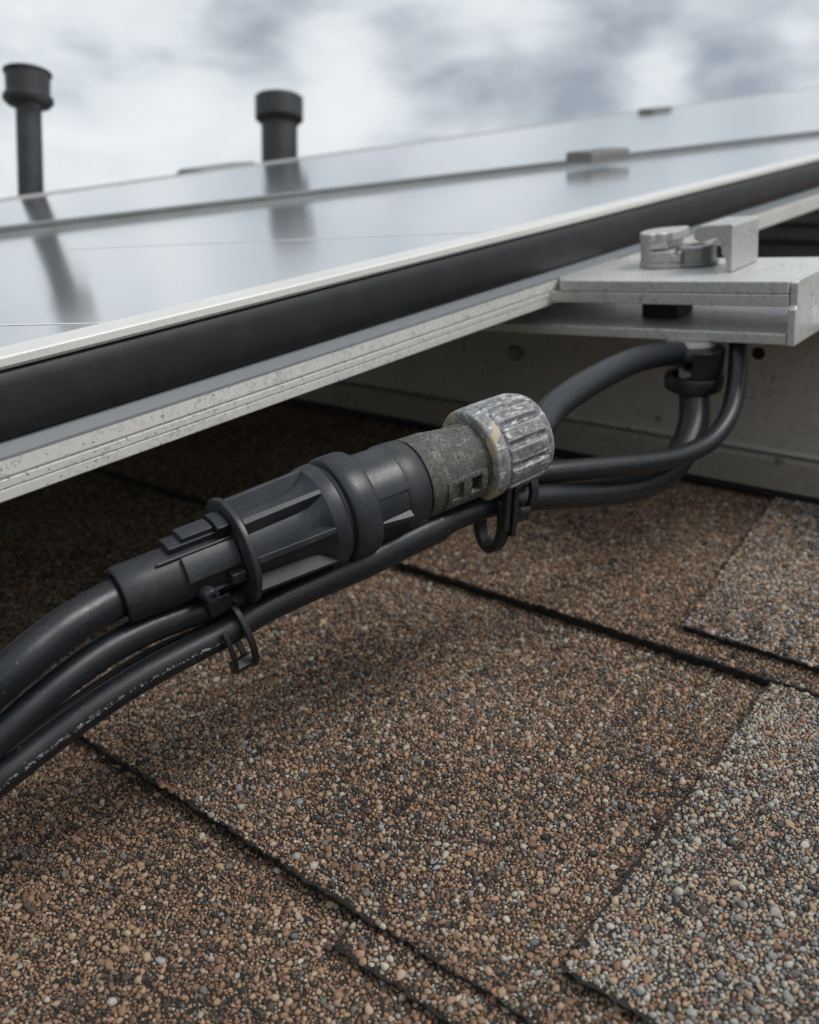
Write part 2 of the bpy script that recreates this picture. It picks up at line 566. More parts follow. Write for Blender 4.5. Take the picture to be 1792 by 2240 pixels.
def place(o, origin, rot=None):
    m = Matrix.Translation(Vector(origin) * MM)
    if rot is not None:
        m = m @ rot.to_4x4()
    o.matrix_world = W @ m
    return o


def tag(o, label, cat, group=None):
    o['label'] = label
    o['category'] = cat
    if group:
        o['group'] = group
    return o


def thing(name, label, cat, origin=(0, 0, 0), rot=None, group=None):
    o = bpy.data.objects.new(name, None)
    o.empty_display_size = 0.01
    COL.objects.link(o)
    place(o, origin, rot)
    return tag(o, label, cat, group)


# ------------------------------------------------------------------ ground and roof
g = MB()
g.v = [(-4e6, -4e6, 0), (4e6, -4e6, 0), (4e6, 4e6, 0), (-4e6, 4e6, 0)]
g.f = [(0, 1, 2, 3)]
ground = g.build('ground', 'ground', smooth=False)
ground['kind'] = 'structure'

roof = MB().box(-2600, 700, -700, 2600, -30, -4).build('roof', 'deck', smooth=False)
place(roof, (0, 0, 0))
roof['kind'] = 'structure'

# pebble prototypes for the mineral granules (kept out of the scene, instanced)
pebbles = bpy.data.collections.new('pebbles')
for i in range(7):
    bm = bmesh.new()
    bmesh.ops.create_icosphere(bm, subdivisions=2, radius=1.0)
    sx, sy, sz = rng.uniform(0.82, 1.22), rng.uniform(0.78, 1.05), rng.uniform(0.62, 0.92)
    ds = [(Vector(rng.normal(size=3)).normalized(), rng.uniform(0.5, 0.85)) for _ in range(8)]
    for vtx in bm.verts:
        c = vtx.co.copy()
        for d, h in ds:                       # chip facets off
            t = c.dot(d)
            if t > h:
                c -= d * (t - h) * 0.92
        vtx.co = Vector((c.x * sx, c.y * sy, c.z * sz)) * (1 + rng.uniform(-0.05, 0.05))
    me = bpy.data.meshes.new('pebble')
    bm.to_mesh(me)
    bm.free()
    for poly in me.polygons:
        poly.use_smooth = True
    me.materials.append(MAT['granule'])
    pebbles.objects.link(bpy.data.objects.new('pebble', me))

gn = bpy.data.node_groups.new('granules', 'GeometryNodeTree')
gn.interface.new_socket('Geometry', in_out='INPUT', socket_type='NodeSocketGeometry')
gn.interface.new_socket('Geometry', in_out='OUTPUT', socket_type='NodeSocketGeometry')
q = N(gn)
gi, go = q.new('NodeGroupInput'), q.new('NodeGroupOutput')
ci = q.new('GeometryNodeCollectionInfo', transform_space='ORIGINAL')
ci.inputs['Collection'].default_value = pebbles
ci.inputs['Separate Children'].default_value = True
ci.inputs['Reset Children'].default_value = True
ri = q.new('FunctionNodeRandomValue', data_type='INT')
ri.inputs[4].default_value = 0
ri.inputs[5].default_value = 6
rv = q.new('FunctionNodeRandomValue', data_type='FLOAT_VECTOR')
rv.inputs[0].default_value = (-0.45, -0.45, 0)
rv.inputs[1].default_value = (0.45, 0.45, 6.283)
na = q.new('GeometryNodeInputNamedAttribute', data_type='FLOAT')
na.inputs[0].default_value = 'rad'
iop = q.new('GeometryNodeInstanceOnPoints')
iop.inputs['Pick Instance'].default_value = True
q.links.new(gi.outputs[0], iop.inputs['Points'])
q.links.new(ci.outputs[0], iop.inputs['Instance'])
q.links.new([o for o in ri.outputs if o.type == 'INT'][0], iop.inputs['Instance Index'])
q.links.new([o for o in rv.outputs if o.type == 'VECTOR'][0], iop.inputs['Rotation'])
q.links.new(na.outputs[0], iop.inputs['Scale'])
q.links.new(iop.outputs[0], go.inputs[0])

# one packed tile of granules (dart throwing, large grains first, wraps round)
T = 80.0
CELL = 1.25
NC = int(T / CELL)
grid = {}
tile = []
for r_lo, r_hi, tries in ((0.85, 1.2, 330), (0.58, 0.85, 2600), (0.42, 0.58, 11000), (0.30, 0.42, 24000), (0.24, 0.30, 22000)):
    xs = rng.uniform(0, T, tries)
    ys = rng.uniform(0, T, tries)
    rs = rng.uniform(r_lo, r_hi, tries)
    for x, y, r_ in zip(xs.tolist(), ys.tolist(), rs.tolist()):
        cx, cy = int(x / CELL), int(y / CELL)
        ok = True
        for dx in (-1, 0, 1):
            for dy in (-1, 0, 1):
                for (px, py, pr) in grid.get(((cx + dx) % NC, (cy + dy) % NC), ()):
                    ex = abs(px - x)
                    ey = abs(py - y)
                    ex = min(ex, T - ex)
                    ey = min(ey, T - ey)
                    if ex * ex + ey * ey < (0.80 * (pr + r_)) ** 2:
                        ok = False
                        break
                if not ok:
                    break
            if not ok:
                break
        if ok:
            grid.setdefault((cx % NC, cy % NC), []).append((x, y, r_))
            tile.append((x, y, r_))
tile = np.array(tile)

E_ = 142.7           # exposure of a course
MRC = np.array(M_rc)


def vnoise(x, seed):
    return math.sin(x * 0.07 + seed) * 0.6 + math.sin(x * 0.31 + seed * 2) * 0.5 + math.sin(x * 0.9 + seed) * 0.4 + math.sin(x * 2.3 + seed * 1.7) * 0.3


def rough_edge(p, qv, amp, step, seed):
    n = max(1, int((Vector(qv) - Vector(p)).length / step))
    d = (Vector(qv) - Vector(p)).normalized()
    nrm = Vector((-d.y, d.x))
    out = []
    for i in range(n):
        t = i / n
        o = amp * (0.75 * vnoise(i * step, seed) + random.uniform(-0.35, 0.35)) if 0 < i else 0
        c = Vector(p).lerp(Vector(qv), t) + nrm * o
        out.append((c.x, c.y))
    return out


def shingle(x0, x1, y0, y1, ztop, thick, grains, cool, seed, lowskew=0.0, leftskew=0.0, tone=0.0, label=None):
    """slab with ragged edges; lower edge at y0, ztop(y) its top; returns the object"""
    a, b, c, d = (x0, y0), (x1, y0 + lowskew), (x1, y1), (x0 + leftskew, y1)
    st = 0.9 if grains else 6.0
    outline = rough_edge(a, b, 0.7, st, seed) + rough_edge(b, c, 0.5, st * 3, seed + 2) + rough_edge(c, d, 0.1, 12, seed + 3) + rough_edge(d, a, 0.7, st, seed + 5)
    mb = MB()
    top = [(x, y, ztop(y) + 0.0) for x, y in outline]
    rings = []
    for fz, inn in ((1.0, 2.0), (0.78, 1.5), (0.5, 0.8), (0.22, 0.3), (0.06, 0.05)):
        jit = 0.34 if grains else 0.1
        cx_, cy_ = (x0 + x1) * 0.5, (y0 + y1) * 0.5
        rings.append([(x + random.uniform(-jit, jit) + (inn if x < cx_ else -inn), y + random.uniform(-jit, jit) + inn * 0.8, ztop(y) - thick * fz) for x, y in outline])
    mb.quad_strip(rings + [top], True, True, True)
    o = mb.build('shingle', 'asphalt' if grains else 'far_shingle', roof, smooth=False)
    if label:
        o['label'] = label
    if not grains:
        return o
    ox, oy = rng.uniform(0, T), rng.uniform(0, T)
    pts = []
    for i in range(int((x0 - T) // T), int(x1 // T) + 2):
        for j in range(int((y0 - T) // T), int(y1 // T) + 2):
            p = tile.copy()
            p[:, 0] += i * T + ox
            p[:, 1] += j * T + oy
            pts.append(p)
    p = np.concatenate(pts)
    X, Y, r_ = p[:, 0], p[:, 1], p[:, 2]
    tX = (X - x0) / (x1 - x0)
    lowY = y0 + lowskew * tX
    leftX = x0 + leftskew * (Y - y0) / (y1 - y0)
    nz = 0.5 + 0.5 * np.sin(X * 0.55 + seed) * np.sin(X * 0.21 + 2 * seed)
    nl = 0.5 + 0.5 * np.sin(Y * 0.5 + seed) * np.sin(Y * 0.19 + seed)
    keep = (Y > lowY + 0.1 + 1.3 * nz * rng.uniform(0.3, 1.0, len(X))) & (Y < y1 - 1) & (X > leftX + 0.2 + 1.2 * nl * rng.uniform(0, 1.0, len(X))) & (X < x1 - 0.3)
    # only where the photograph's surroundings can show them
    Z = ztop(Y) + 0.12 * r_
    cam_p = MRC.T @ np.stack([X, Y, Z - CAMZ])
    dep = -cam_p[2]
    u = CX + F * cam_p[0] / np.maximum(dep, 1)
    v = CY - F * cam_p[1] / np.maximum(dep, 1)
    keep &= (dep > 60) & (dep < 640) & (u > -330) & (u < 2120) & (v < 2600) & (v > 700)
    # worn bald spots
    wear = np.sin(X * 0.11 + seed) * np.sin(Y * 0.13 + 2.1 * seed) + 0.5 * np.sin(X * 0.31 + 1.3 * seed + Y * 0.27)
    keep &= rng.uniform(0, 1, len(X)) > np.clip((wear - 1.0) * 0.4, 0, 0.2)
    X, Y, Z, r_ = X[keep], Y[keep], Z[keep], r_[keep]
    me = bpy.data.meshes.new('granules')
    n = len(X)
    me.vertices.add(n)
    me.vertices.foreach_set('co', (np.stack([X, Y, Z], 1) * MM).astype(np.float32).ravel())
    at1 = me.attributes.new('rad', 'FLOAT', 'POINT')
    at1.data.foreach_set('value', (r_ * MM * rng.uniform(0.95, 1.22, n)).astype(np.float32))
    at2 = me.attributes.new('tone', 'FLOAT', 'POINT')
    patch = 0.10 * np.sin(X * 0.05 + seed) * np.sin(Y * 0.06 + seed * 1.3)
    at2.data.foreach_set('value', np.clip(rng.uniform(0, 1, n) + patch + tone, 0, 1).astype(np.float32))
    at3 = me.attributes.new('cool', 'FLOAT', 'POINT')
    at3.data.foreach_set('value', (rng.uniform(0, 1, n) < cool).astype(np.float32))
    me.materials.append(MAT['granule'])
    go_ = bpy.data.objects.new('granules', me)
    COL.objects.link(go_)
    go_.parent = o
    go_['kind'] = 'stuff'
    md = go_.modifiers.new('granules', 'NODES')
    md.node_group = gn
    global GRAINS
    GRAINS += n
    return o


GRAINS = 0


def course_top(yk, h=3.4, lift=0.0):
    return lambda y: h * (1 - (y - yk) / E_) + lift


YA, YB = 105.4, 244.6
Y0c = YA - E_
# lowest course (left foreground), middle course, upper course and the ones beyond
shingle(-520, 130, Y0c, YA + 20, course_top(Y0c, 4.4), 4.1, True, 0.07, 1.3, label='brown shingle of the lowest visible course')
shingle(-116, 130, YA - 8.5, YA + 25, course_top(YA, 4.4, -2.0), 2.2, True, 0.22, 4.4, leftskew=-6.0, label='narrow backing layer under the middle course edge')
shingle(-520, 130, YA, YB + 20, course_top(YA, 4.4), 4.1, True, 0.22, 2.2, label='mixed brown and grey shingle of the middle course')
shingle(-72.0, 131, YA + 12.6, YB + 19, course_top(YA, 4.4, 3.0), 2.9, True, 0.78, 5.1, lowskew=-9.0, leftskew=-5.0, tone=0.03, label='pale grey laminated tab at the lower right')
shingle(-560, 160, YB, YB + E_ + 20, course_top(YB, 4.4), 4.1, True, 0.10, 3.7, label='brown shingle of the upper course')
shingle(-109.5, 161, YB + 10.5, YB + E_ + 19, course_top(YB, 4.4, 3.0), 2.9, True, 0.55, 6.4, lowskew=-6.0, leftskew=-19.0, label='greyish laminated tab in front of the rail')
k = 0
for row in range(-3, 15):
    yk = 108.2 + row * E_ if row > 1 else (YA, YB, Y0c)[row] if -1 <= row <= 1 else Y0c + (row + 1) * E_
    if -1 <= row <= 1:
        spans = [(-1450, -521 if row < 1 else -561), (131 if row < 1 else 161, 640)]
    else:
        off = (row * 317) % 600
        spans = [(-2500 + off + i * 915, -2500 + off + i * 915 + 914.4) for i in range(3)]
        spans = [(a, min(b, 680)) for a, b in spans if a < 600]
    for (a, b) in spans:
        shingle(a, b, yk, yk + E_ + 20, course_top(yk, 3.4), 3.2, False, 0, row * 1.7 + a)

# ------------------------------------------------------------------ solar panels
ZP = 123.0
up = Vector((0, 0, 1))
sl = on_plane(0, 514, up, Vector((0, 0, ZP)))
sr = on_plane(1792, 296, up, Vector((0, 0, ZP)))
ed = (sr - sl).normalized()
S0 = sl - ed * 420          # seam line, extended past both sides of the view
S1 = sr + ed * 330
XF = -207.0
YN, YFAR = -190.0, 1500.0


def frame_profile(name, pts, mat, parent, bevel=0.0):
    mb = MB()
    mb.prism([(x, YN, z) for x, z in pts], (0, YFAR - YN, 0))
    return mb.build(name, mat, parent, bevel, angle=25)


near = thing('solar_panel', 'large solar panel with silver lip and black side, its edge crossing above the connector', 'solar panel',
             (0, 0, 0), group='solar panels of the array')
frame_profile('frame_lip', [(-217.5, 123.4), (-207.4, 123.4), (-206.9, 123.0), (-206.7, 121.3), (-207.1, 120.6), (-208.0, 120.2), (-217.5, 120.2)], 'lip', near)
frame_profile('frame_side', [(-208.0, 120.15), (-207.0, 119.7), (-206.3, 118.6), (-205.9, 116.8), (-205.75, 113), (-205.8, 109.5), (-206.1, 107), (-206.8, 105.2), (-208.0, 104.3), (-215, 104.3), (-215, 120.15)], 'frame_black', near)
frame_profile('trim_strip', [(-207.9, 104.2), (-207.0, 103.3), (-205.0, 101.5), (-204.8, 100.8), (-215, 100.8), (-215, 104.2)], 'strip', near)
frame_profile('frame_flange', [(-204.7, 100.75), (-204.5, 97.2), (-205.2, 96.9), (-205.2, 96.5), (-204.5, 96.2), (-204.5, 94.6), (-205.0, 94.4), (-205.0, 94.1), (-204.5, 93.9),
                               (-204.5, 91.6), (-204.9, 91.2), (-228, 91.2), (-228, 92.8), (-213, 92.8), (-213, 100.75)], 'flange', near)
mb = MB()
out = [(-217.3, YN + 4, 122.4), (-217.3, YFAR, 122.4), (S1.x + 3, S1.y, 122.4), (S0.x + 3, S0.y, 122.4)]
mb.prism(out, (0, 0, -4))
glass = mb.build('glass', 'glass', near, smooth=False)
mb = MB()
mb.prism([(x - (0.0 if i < 2 else 0), y, 117.6) for i, (x, y, z) in enumerate(out)], (0, 0, -0.6))
mb.build('backsheet', 'back', near, smooth=False)
b0 = on_plane(-120, 714, up, Vector((0, 0, 122.45)))
b1 = on_plane(222, 707, up, Vector((0, 0, 122.45)))
bd = (b1 - b0).normalized()
bn = Vector((-bd.y, bd.x, 0))
for i, off in enumerate((0.0, 92.0)):
    # a thin ribbon of each row of cells showing through the glass
    c = b1 - bd * (off * 0.1) + Vector((0, off * 1.9, 0))
    t = (XF - 11.5 - c.x) / bd.x
    e1 = c + bd * t
    e0 = e1 - bd * 190
    m_ = MB().prism([e0 - bn * .3, e1 - bn * .3, e1 + bn * .3, e0 + bn * .3], (0, 0, 0.12))
    m_.build('busbar', 'busbar', glass, smooth=False)
# far rail of the near panel along the seam
perp = Vector((-ed.y, ed.x, 0))
mb = MB()
mb.prism([S0 + perp * 1 + Vector((0, 0, .2)), S1 + perp * 1 + Vector((0, 0, .2)), S1 + perp * 6 + Vector((0, 0, .2)), S0 + perp * 6 + Vector((0, 0, .2))], (0, 0, -32))
mb.build('frame_rail', 'frame_grey', near, 0.5, smooth=False)

TAU = R(2.0)
pn = (up * math.cos(TAU) - perp * math.sin(TAU)).normalized()
f0 = on_plane(0, 446, pn, sl)
f1 = on_plane(1792, 192, pn, sl)
fd = (f1 - f0).normalized()
F0, F1 = f0 - fd * 420, f1 + fd * 60
far = thing('solar_panel', 'second solar panel behind the seam, out of focus below the sky', 'solar panel', (0, 0, 0), group='solar panels of the array')
lift = pn * 2.6
q0, q1 = S0 + perp * 9, S1 + perp * 9
fperp = Vector((-fd.y, fd.x, 0))
mb = MB()
mb.prism([q0 + perp * 6 + lift, q1 + perp * 6 + lift, F1 - fperp * 8 + lift, F0 - fperp * 8 + lift], pn * -4)
mb.build('glass', 'glass', far, smooth=False)
mb = MB()
mb.prism([q0 + lift * 1.25, q1 + lift * 1.25, q1 + perp * 7 + lift * 1.25, q0 + perp * 7 + lift * 1.25], pn * -36)
mb.build('frame_rail', 'frame_grey', far, 0.5, smooth=False)
mb = MB()
mb.prism([F0 - fperp * 9 + lift * 1.35, F1 - fperp * 9 + lift * 1.35, F1 + lift * 1.35, F0 + lift * 1.35], pn * -36)
mb.build('frame_lip', 'far_lip', far, 0.5, smooth=False)
mb = MB()
mb.prism([q0 + perp * 6 - pn * 2, q1 + perp * 6 - pn * 2, F1 - fperp * 8 - pn * 2, F0 - fperp * 8 - pn * 2], pn * -1)
mb.build('backsheet', 'back', far, smooth=False)


def mid_clamp(px0, px1, py, base_p, base_n, direction, label, hgt, depth_mm):
    a = on_plane(px0, py, base_n, base_p)
    L = (px1 - px0) / F * (M_rc.transposed() @ (a - Vector((0, 0, CAMZ)))).z * -1.0 / max(0.2, abs((M_rc.transposed() @ direction).x))
    rot = basis(direction, base_n)
    t = thing('panel_clamp', label, 'clamp', a, rot, 'small clamps holding the panels')
    mb = MB()
    mb.prism([(0, -depth_mm * .5, 0), (0, -depth_mm * .5, hgt * .85), (0, -depth_mm * .4, hgt), (0, depth_mm * .4, hgt), (0, depth_mm * .5, hgt * .85), (0, depth_mm * .5, 0)], (L, 0, 0))
    mb.build('clamp_body', 'clamp', t, hgt * 0.12)
    m2 = MB()
    m2.lathe([(0, hgt * .42), (hgt * .12, hgt * .42)], 6)
    bo = m2.build('bolt', 'steel', t, 0.2)
    bo.matrix_local = Matrix.Translation(Vector((L * .5, 0, hgt * .98)) * MM) @ Matrix.Rotation(R(-90), 4, 'Y')
    return t


mid_clamp(1265, 1362, 357, sl + lift * 1.1, up, ed, 'small grey clamp on the seam between the two panels', 7.5, 26)
mid_clamp(1412, 1475, 248, f0 + lift * 1.2, pn, fd, 'blurred small clamp on the far panel edge against the sky', 5.5, 22)

# ------------------------------------------------------------------ vent pipes and ridge block behind the array


def vent(px, py, dep, wpx, top_y, cap_w, cap_top, cap_bot, lean, label, lip):
    base = at(px, py, dep)
    s = dep / F
    upw = W3.transposed() @ Vector((lean, 0, 1))       # gravity up in the roof frame
    upw.normalize()
    # how many mm along upw per pixel of height
    t0 = base.copy()
    rot = basis(upw, at(px, py, dep) - Vector((0, 0, CAMZ)))
    down = base.z / upw.z                              # run down to the shingles
    t = thing('vent_pipe', label, 'vent pipe', base - upw * down, rot, 'vent pipes behind the panels')
    hN = down + (py - top_y) * s
    r_ = wpx * 0.5 * s
    MB().lathe([(0, r_ * 1.0), (hN + 4 * s, r_)], 40).build('pipe', 'vent', t)
    MB().lathe([(0, r_ * 2.4), (2, r_ * 2.4), (6, r_ * 1.6), (22, r_ * 1.12), (24, r_ * 1.01)], 40).build('flashing', 'vent', t)
    rc = cap_w * 0.5 * s
    h0 = down + (py - cap_bot) * s
    h1 = down + (py - cap_top) * s
    hh = h1 - h0
    if lip:
        prof = [(h0 - 10 * s, r_ * 1.01), (h0 - 3 * s, r_ * 1.15), (h0 + 2 * s, rc * .95), (h0 + hh * .12, rc * 1.02), (h0 + hh * .26, rc * 1.02), (h0 + hh * .32, rc * .93),
                (h0 + hh * .90, rc * .95), (h0 + hh * .94, rc * 1.03), (h1, rc * 1.03), (h1, rc * .82), (h1 - 4, rc * .8)]
    else:
        prof = [(h0 - 12 * s, r_ * 1.01), (h0 - 2 * s, rc * .93), (h0, rc), (h1, rc), (h1, rc * .75), (h1 - 3, rc * .72)]
    c = MB().lathe(prof, 48).build('cap', 'vent', t, angle=30)
    if lip:
        MB().lathe([(h0 + hh * .10, rc * 1.03), (h0 + hh * .12, rc * 1.07), (h0 + hh * .24, rc * 1.07), (h0 + hh * .27, rc * 1.03)], 48).build('band', 'vent', c)
    return t


vent(68, 437, 660, 53, 226, 98, 166, 236, 0.0, 'taller slim black vent pipe with a banded cap at far left', True)
vent(612, 362, 880, 78, 248, 104, 219, 264, 0.0, 'shorter thick black vent pipe with a plain drum cap', False)

hb = thing('roof_vent', 'low blurred grey vent hood just behind the far panel edge', 'roof vent', at(418, 391, 800), basis(fd, up))
MB().prism([(0, -22, -140), (0, -22, 4), (0, -14, 8), (0, 14, 8), (0, 22, 4), (0, 22, -140)], (64, 0, 0)).build('hood', 'frame_grey', hb, 2.0)
MB().box(-4, 68, -26, 26, -142, -138).build('base_plate', 'frame_grey', hb, 0.6)

# ------------------------------------------------------------------ support rail under the panels
rail = thing('support_rail', 'grey aluminium support rail on the shingles behind the cables', 'rail', (-120, 388, 0))
XL, XR = -900.0, 560.0
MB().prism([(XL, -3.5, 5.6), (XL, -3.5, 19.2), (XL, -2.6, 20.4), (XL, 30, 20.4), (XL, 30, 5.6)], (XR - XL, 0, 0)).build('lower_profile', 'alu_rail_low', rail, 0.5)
MB().prism([(XL, 0, 21.0), (XL, 0, 22.2), (XL, 0.8, 23.0), (XL, 0.8, 76), (XL, -5, 77), (XL, -5, 80), (XL, 28, 80), (XL, 28, 21.0)], (XR - XL, 0, 0)).build('upper_profile', 'alu_rail', rail, 0.4)
MB().prism([(XL, -5.2, 3.2), (XL, -5.2, 5.5), (XL, 34, 5.5), (XL, 34, 3.2)], (XR - XL, 0, 0)).build('base_gasket', 'seal', rail, 0.3)


def rail_px(x, y, off=0.0):
    p = on_plane(x, y, Vector((0, 1, 0)), Vector((0, 388 + off, 0)))
    return p - Vector((-120, 388, 0))


for (px, py, rr_, mt, nm) in ((1126, 772, 4.2, 'steel', 'bolt'), (1713, 1001, 1.5, 'steel', 'rivet'), (1440, 915, 1.3, 'steel', 'rivet'), (1658, 774, 2.8, 'seal', 'hole_shade_disc')):  # last one is a black disc painting the shade inside a rail hole
    c = rail_px(px, py)
    low = c.z < 20
    mb = MB()
    h = 1.8 if nm != 'hole_shade_disc' else 0.35
    if nm == 'bolt':
        h = 3.5
    mb.lathe([(0, rr_), (h * .6, rr_), (h, rr_ * .7)], 6 if nm == 'bolt' else 20)
    bo = mb.build(nm, mt, rail)
    bo.matrix_local = Matrix.Translation(Vector((c.x, -3.4 if low else 0.9, c.z)) * MM) @ Matrix.Rotation(R(-90), 4, 'Z')

# ------------------------------------------------------------------ clamp bracket on the right
BO = Vector((-108.4, 328.0, 84.2))
tilt = math.atan(0.052)
brot = Matrix.Rotation(-tilt, 3, 'Y')
br = thing('clamp_bracket', 'pale channel-shaped aluminium clamp bracket gripping the panel edge at right', 'bracket', BO, brot)
MB().prism([(0, 0, 13.4), (-98.6, 0, 13.4), (-98.6, 2.5, 13.4), (-97.0, 14, 13.4), (-97.0, 54, 13.4), (0, 54, 13.4)], (0, 0, 4.2)).build('top_plate_lower', 'alu', br, 0.35)
MB().prism([(0, 0.15, 17.7), (-90, 0.15, 17.7), (-95.8, 8, 17.75), (-95.8, 54, 17.75), (0, 54, 17.75)], (0, 0, 4.5)).build('top_plate', 'alu', br, 0.5)
MB().box(-140, -0.2, 0.3, 56, 0, 4.0).build('bottom_plate', 'alu', br, 0.45)
MB().prism([(0.15, 0.1, -0.2), (0.15, 0.1, 12.6), (0.15, 1.6, 13.6), (0.15, 1.6, 21.5), (0.15, 4, 22.3), (0.15, 57, 22.3), (0.15, 57, -0.2)], (2.6, 0, 0)).build('web', 'alu', br, 0.35)
MB().box(-64, -49, 18, 34, 4.1, 13.3).build('spacer', 'seal', br, 0.8)
MB().box(2.9, 22, 28, 56, 0.4, 2.4).build('side_tab', 'alu', br, 0.3)


def plate(x, y):
    """bracket-local point of the plate top seen at pixel x, y"""
    n = brot @ Vector((0, 0, 1))
    p = on_plane(x, y, n, BO + n * 22.3)
    return brot.transposed() @ (p - BO)


pb = plate(1441, 589)       # front foot of the round boss
cxb, cyb, zt = pb.x, pb.y + 13.0, 22.3
rb = 13.2
# round cast cup: low full ring and a taller left half
ring = [(cxb + rb * math.cos(a), cyb + rb * math.sin(a), zt) for a in np.linspace(0, 2 * math.pi, 41)[:-1]]
MB().prism(ring, (0, 0, 2.2)).build('boss_base', 'alu_cast', br, 0.5)
arcp = [(cxb + rb * .97 * math.cos(a), cyb + rb * .97 * math.sin(a)) for a in np.linspace(R(62), R(292), 28)]
left = [(x, y, zt + 2.2) for x, y in arcp] + [(cxb + 5.4, cyb - 8, zt + 2.2), (cxb + 3.4, cyb - 4, zt + 2.2), (cxb + 1.2, cyb + 4, zt + 2.2)]
MB().prism(left, (0, 0, 4.3)).build('boss_wall', 'alu_cast', br, 0.5)
arc3 = [(cxb + rb * .975 * math.cos(a), cyb + rb * .975 * math.sin(a)) for a in np.linspace(R(95), R(246), 22)]
col = [(x, y, zt + 6.4) for x, y in arc3] + [(cxb - 3.4, cyb - 9.5, zt + 6.4), (cxb - 4.6, cyb - 8, zt + 6.4), (cxb - 2.0, cyb - 6.2, zt + 6.4), (cxb - 1.0, cyb + 5, zt + 6.4)]
MB().prism(col, (0, 0, 3.4)).build('boss_column', 'alu_cast', br, 0.4)
arc2 = [(cxb + rb * .985 * math.cos(a), cyb + rb * .985 * math.sin(a)) for a in np.linspace(R(84), R(254), 22)]
head = [(x, y, zt + 9.7) for x, y in arc2] + [(cxb - 2.6, cyb - rb * .80, zt + 9.7), (cxb + 0.2, cyb - rb * .74, zt + 9.7), (cxb + 1.0, cyb - rb * .58, zt + 9.7), (cxb + 3.2, cyb - rb * .5, zt + 9.7), (cxb + 3.4, cyb + 2, zt + 9.7)]
MB().prism(head, (0, 0, 3.9)).build('boss_head', 'alu_cast', br, 0.8, segs=3)
MB().prism([(cxb - 5.0, cyb - 11.6, zt + 9.75), (cxb + 1.6, cyb - 9.2, zt + 9.75), (cxb + 0.6, cyb - 7.6, zt + 9.75), (cxb - 5.2, cyb - 9.0, zt + 9.75)], (0.6, 0.4, -2.4)).build('broken_lip', 'alu', br, 0.4)
# short broken lip curling from the boss
MB().prism([(cxb + 0.5, cyb - 11.5, zt + 2.3), (cxb + 0.5, cyb - 11.5, zt + 4.3), (cxb + 2.6, cyb - 11.5, zt + 5.2), (cxb + 6.0, cyb - 11.5, zt + 5.0), (cxb + 7.2, cyb - 11.5, zt + 6.6), (cxb + 8.4, cyb - 11.5, zt + 6.6), (cxb + 8.4, cyb - 11.5, zt + 2.3)], (0, 4.5, 0)).build('broken_lip', 'alu_cast', br, 0.5)
# bolt head sitting in the cup
bolt = MB().lathe([(0, 8.2), (0.8, 8.8), (1.6, 8.8), (2.0, 7.8), (7.2, 7.8), (7.8, 7.2), (7.8, 4.0), (6.0, 3.8)], 40).build('bolt', 'steel', br)
bolt.matrix_local = Matrix.Translation(Vector((cxb + 11.0, cyb - 2.2, zt + 0.1)) * MM) @ Matrix.Rotation(R(-90), 4, 'Y')
# hook block: arm over the bolt and a leg standing on the plate
hx = plate(1592, 596)
x1_, y1_ = hx.x, hx.y
hook = [(x1_ + 1.5, y1_, zt + .05), (x1_ + 1.5, y1_, zt + 16.6), (x1_ + .6, y1_, zt + 17.4), (x1_ - 11.0, y1_, zt + 17.2), (x1_ - 13.2, y1_, zt + 15.6), (x1_ - 13.6, y1_, zt + 12.6), (x1_ - 10.8, y1_, zt + 10.8),
        (x1_ - 6.5, y1_, zt + 12.2), (x1_ - 3.2, y1_, zt + 12.6), (x1_ - 2.6, y1_, zt + 10.8), (x1_ - 2.6, y1_, zt + 6.5), (x1_ - 1.2, y1_, zt + 5), (x1_ - 0.4, y1_, zt + .05)]
MB().prism(hook, (0, 26, 0)).build('hook_block', 'alu_cast', br, 0.7, segs=3)
MB().prism([(x1_ - 6.8, y1_ + 1.0, zt + 10.2), (x1_ - 6.2, y1_ + 1.0, zt + 11.6), (x1_ - 3.0, y1_ + 1.0, zt + 12.0), (x1_ - 2.5, y1_ + 1.0, zt + 7.0), (x1_ - 3.4, y1_ + 1.0, zt + 9.6)], (0, 6, 0)).build('hook_barb', 'alu', br, 0.25)
# nut under the bottom plate
nutc = brot.transposed() @ (at(1513, 757, 352) - BO)
nb = MB().lathe([(0, 9.0), (1.2, 9.6), (4.2, 9.6), (5.5, 7.5)], 32).build('washer', 'alu_rail', br)
nb.matrix_local = Matrix.Translation(Vector((nutc.x, nutc.y, -0.1)) * MM) @ Matrix.Rotation(R(90), 4, 'Y')

# ------------------------------------------------------------------ connector
P1, P2 = at(257, 1306, 212), at(1165, 944, 272)
axis = (P2 - P1).normalized()
CB = basis(axis, (0, 0, 1))
con = thing('cable_connector', 'black locking cable connector with a scraped grey end cap, in front of the panel', 'connector', P1, CB)
# rear sleeve with its latch pieces
sv = MB().lathe([(6.0, 4.9), (0.6, 5.4), (0.0, 6.2), (0.3, 6.8), (1.2, 7.0), (6, 7.05), (28.3, 7.25)], 56, cap1=True).build('rear_sleeve', 'plastic', con)
MB().arc(14.5, 28.0, 2, 48, 6.4, 8.5, 4).build('latch_block', 'plastic_mid', sv, 0.35)
MB().arc(9.0, 28.0, 50, 56, 6.4, 8.0, 2).build('latch_rib', 'plastic_mid', sv, 0.3)
MB().arc(13.0, 25.5, 66, 112, 6.6, 8.9, 5).build('latch_step', 'plastic_mid', sv, 0.35)
MB().arc(16.5, 24.6, 70, 104, 8.7, 10.2, 5).build('latch_step', 'plastic_mid', sv, 0.35)
MB().arc(24.8, 28.2, 60, 100, 6.6, 11.0, 5).build('latch_hook', 'plastic', sv, 0.4)
MB().arc(24.2, 28.2, -26, -6, 6.6, 9.8, 4).build('lug', 'plastic_mid', sv, 0.5)
